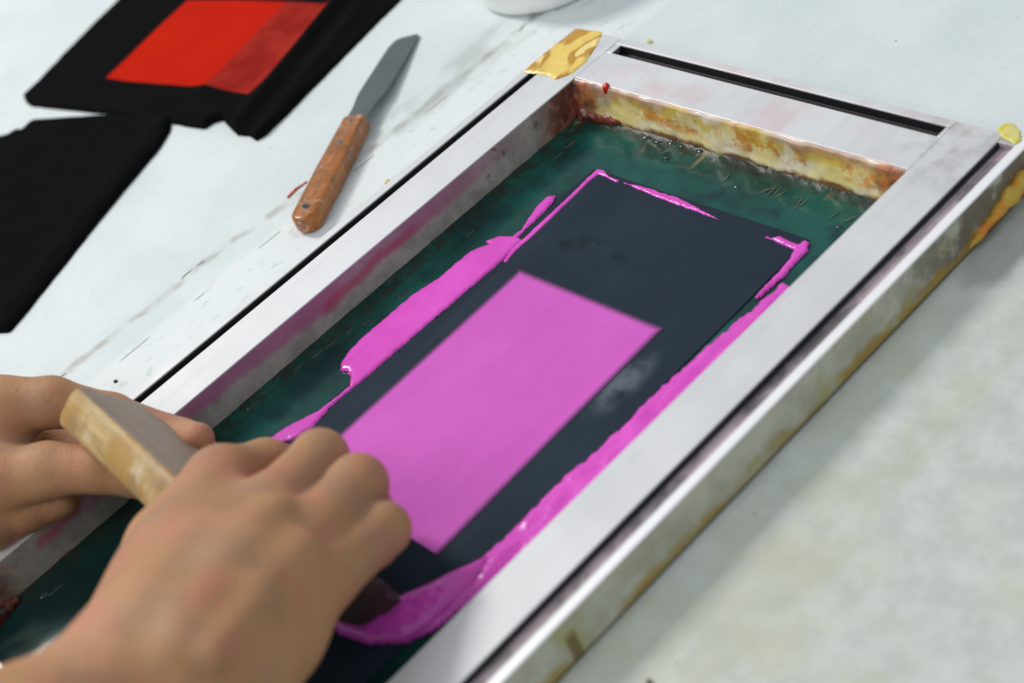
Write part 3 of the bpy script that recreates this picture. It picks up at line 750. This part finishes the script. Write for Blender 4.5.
# the broad faces are greyer, the foot and the right end nearly black with old ink
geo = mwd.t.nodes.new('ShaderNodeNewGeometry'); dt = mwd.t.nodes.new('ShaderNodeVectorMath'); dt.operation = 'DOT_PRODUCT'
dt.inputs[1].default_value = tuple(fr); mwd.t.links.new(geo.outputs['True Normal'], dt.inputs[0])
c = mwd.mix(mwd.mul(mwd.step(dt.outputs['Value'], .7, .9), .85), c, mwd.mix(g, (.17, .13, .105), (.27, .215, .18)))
ed = mwd.math('ADD', x_, mwd.math('MULTIPLY', mwd.noise(50, 4), .02))
c = mwd.mix(mwd.step(ed, .185, .215), c, mwd.mix(g, (.018, .013, .010), (.05, .035, .022)))
mwd.set('Base_Color', c); mwd.bump(g, .25, .0006)
t0 = -TS*.5
prof = [(.015, t0+.005), (.015, t0+TS-.005), (.021, t0+TS), (HS-.006, t0+TS), (HS-.0015, t0+TS-.0015), (HS, t0+TS-.006), (HS, t0+.006), (HS-.0015, t0+.0015), (HS-.006, t0), (.021, t0)]
V, F_ = sqm(prof, 0, LS); me = mesh('handle', V, F_); fixn(me); o = link('handle', me, mwd.m, sq, smooth=True); bevel(o, .0022, 3, 30)
mrb = M('inky_rubber', Roughness=.4); mrb.set('Base_Color', mrb.mix(mrb.noise(50, 3), (.02, .015, .012), (.06, .04, .03)))
V, F_ = sqm([(0, -.004), (0.0, .004), (.026, .0042), (.026, -.0042)], .002, LS-.002); me = mesh('blade', V, F_); fixn(me); o = link('blade', me, mrb.m, sq, smooth=False); bevel(o, .0008)

# ================================================================ PERSON (two hands and forearms)
def mat_skin():
    m = M('skin', Roughness=.58, Specular_IOR_Level=.3, Subsurface_Weight=.12, Subsurface_Radius=(.008, .003, .0015))
    m.b.inputs['Subsurface Scale'].default_value = .6
    c = m.mix(m.step(m.noise(16, 3), .35, .65), (.40, .205, .095), (.47, .25, .125))
    c = m.mix(m.mul(m.step(m.noise(38, 3, off=(2, 5, 1)), .48, .64), .65), c, (.47, .19, .12))
    c = m.mix(m.mul(m.step(m.noise(30, 3, off=(9, 1, 4)), .50, .62), .5), c, (.33, .19, .125))
    m.set('Base_Color', c)
    v = m.t.nodes.new('ShaderNodeTexVoronoi'); v.inputs['Scale'].default_value = 700; m.t.links.new(m.co, v.inputs['Vector'])
    m.bump(v.outputs['Distance'], .25, .0006); m.bump(m.noise(260, 4, .7, stretch=(1, .5, 1)), .35, .0009); m.bump(m.noise(70, 4, .6), .35, .0012); return m.m
SK = mat_skin()
person = empty('person', (.05, -.62, 0))
tag(person, 'person reaching in from the left, both bare hands gripping the squeegee', 'person')
def hand(palm, fingers, kp, h, dents=(), zmin=None):
    def build(X, Y, Z):
        D = None
        for pts in palm:
            c = chain(X, Y, Z, pts, .008); D = c if D is None else smin(D, c, kp)
        for pts in dents:
            c = chain(X, Y, Z, pts, .004); D = -smin(-D, c, .006)
        FG = None
        for pts, root in fingers:
            c = chain(X, Y, Z, pts, .0045); FG = c if FG is None else smin(FG, c, .0006)
        D = smin(D, FG, .0045) if FG is not None else D
        return D
    P = np.array([p for ch in palm+[f for f, r in fingers] for p, r in ch]); R = max(r for ch in palm+[f for f, r in fingers] for p, r in ch)+.006
    V, F = surface_nets(build, P.min(0)-R, P.max(0)+R, h)
    me = mesh('arm', V, F); fixn(me)
    o = link('arm', me, SK, person)
    s = o.modifiers.new('smooth', 'SMOOTH'); s.factor = .5; s.iterations = 2
    return o
A = lambda px, py, z, r: (tuple(at(px, py, z)), r)
# right hand (nearest the camera)
wr = A(170, 662, .088, .031)
fe = np.array(A(-80, 850, .120, 0)[0]); fd = fe-np.array(A(30, 768, .105, 0)[0]); fd /= np.linalg.norm(fd)
palm = [
    [(tuple(fe+fd*.10), .043), A(-80, 850, .120, .040), A(30, 768, .105, .036), A(115, 708, .094, .031), wr],
    [wr, A(188, 562, .083, .024), A(222, 482, .072, .0165)],                 # index metacarpal
    [wr, A(225, 580, .086, .024), A(274, 510, .077, .0155)],                 # middle
    [A(200, 672, .084, .028), A(258, 600, .080, .022), A(303, 549, .073, .0150)],   # ring
    [A(200, 700, .078, .026), A(270, 632, .070, .020), A(318, 580, .066, .0140)],   # little
    [A(180, 640, .117, .003), A(228, 570, .1085, .003), A(276, 510, .0945, .003)],
    [A(215, 655, .112, .003), A(262, 596, .1025, .003), A(304, 548, .0905, .003)],
    [A(150, 632, .070, .027), A(178, 552, .062, .022), A(208, 505, .056, .0150)],    # thenar
]
fing = [
    ([A(222, 482, .071, .0155), A(266, 466, .056, .0120), A(300, 470, .034, .0105), A(310, 492, .016, .0095)], 0),
    ([A(276, 508, .077, .0150), A(320, 458, .064, .0124), A(335, 480, .040, .0108), A(330, 510, .020, .0096)], 1),
    ([A(306, 546, .074, .0150), A(358, 484, .063, .0126), A(366, 508, .040, .0110), A(355, 535, .022, .0096)], 2),
    ([A(326, 576, .067, .0138), A(383, 529, .055, .0112), A(374, 545, .036, .0098), A(358, 565, .022, .0085)], 3),
    ([A(208, 505, .052, .0140), A(225, 530, .040, .0125), A(245, 565, .028, .0110)], 4),
]
dents = [[A(303, 483, .087, .0034), A(322, 472, .081, .0048), A(350, 454, .073, .0056)], [A(334, 530, .084, .0042), A(352, 519, .079, .0056), A(386, 498, .069, .0064)]]
hand(palm, fing, .016, .0014, dents)
# left hand
Q = lambda l, h_, f, r: (tuple(B0+u*l+up*h_+fr*(TS*.5+f)), r)
palm = [
    [A(-260, 470, .075, .038), A(-160, 460, .070, .036), A(-100, 455, .065, .031)],
    [A(-100, 448, .065, .028), A(-50, 430, .066, .024), A(0, 412, .068, .0175)],
    [A(-100, 450, .055, .028), A(-50, 450, .054, .024), A(2, 436, .056, .0165)],
    [A(-100, 475, .050, .028), A(-50, 485, .048, .024), A(0, 482, .050, .0185)],
]
fing = [
    ([A(0, 409, .068, .0170), A(52, 402, .064, .0125), A(112, 414, .048, .0102), Q(.028, .038, -.004, .0090), Q(.048, .044, .0030, .0080)], 0),
    ([A(0, 482, .050, .0180), A(48, 470, .050, .0135), A(100, 469, .046, .0115), A(140, 480, .038, .0095)], 1),
    ([A(-8, 440, .050, .0140), A(38, 440, .034, .0115), A(80, 458, .022, .0100), A(100, 480, .014, .0090)], 2),
    ([A(-60, 500, .045, .0150), A(-12, 524, .038, .0130), A(22, 512, .034, .0110), A(60, 500, .030, .0095)], 3),
    ([A(-60, 470, .050, .0140), A(-10, 465, .030, .0115), A(45, 470, .016, .0100)], 3),
]
hand(palm, fing, .012, .0014)

# ================================================================ LIGHT, WORLD, CAMERA
w = bpy.data.worlds.new('World'); S.world = w; w.use_nodes = True
bg = w.node_tree.nodes['Background']; bg.inputs[0].default_value = (.86, .93, 1.0, 1); bg.inputs[1].default_value = .54
def area(loc, target, size, power, color, sy=None):
    l = bpy.data.lights.new('key_fill_lamp', 'AREA'); l.energy = power; l.color = color; l.size = size
    if sy: l.shape = 'RECTANGLE'; l.size_y = sy
    o = bpy.data.objects.new('key_fill_lamp', l); COL.objects.link(o); o.location = loc
    o.rotation_euler = (Vector(target)-Vector(loc)).to_track_quat('-Z', 'Y').to_euler(); return o
area((-2.75, -.45, 3.0), (.15, -.2, 0), .62, 104, (1, .97, .93), 1.0)
area((.3, -2.6, 2.6), (.15, -.1, 0), 1.2, 30, (1, .98, .96))  # added fill light from the near side, not a lamp of the room
cd = bpy.data.cameras.new('camera'); cam = bpy.data.objects.new('camera', cd); COL.objects.link(cam)
cd.sensor_width = 36; cd.lens = CAMF/1024*36; cd.clip_start = .01; cd.clip_end = 50
mt4 = Matrix.Identity(4)
for i in range(3):
    for j in range(3): mt4[i][j] = CAMR[i][j]
    mt4[i][3] = CAML[i]
cam.matrix_world = mt4
cd.dof.use_dof = True
fp = at(600, 215, .003); fwd = -CAMR[:, 2]; cd.dof.focus_distance = float((fp-CAML)@fwd); cd.dof.aperture_fstop = 5.6
S.camera = cam
S.view_settings.view_transform = 'Standard'; S.view_settings.look = 'None'; S.view_settings.exposure = 0; S.view_settings.gamma = 1
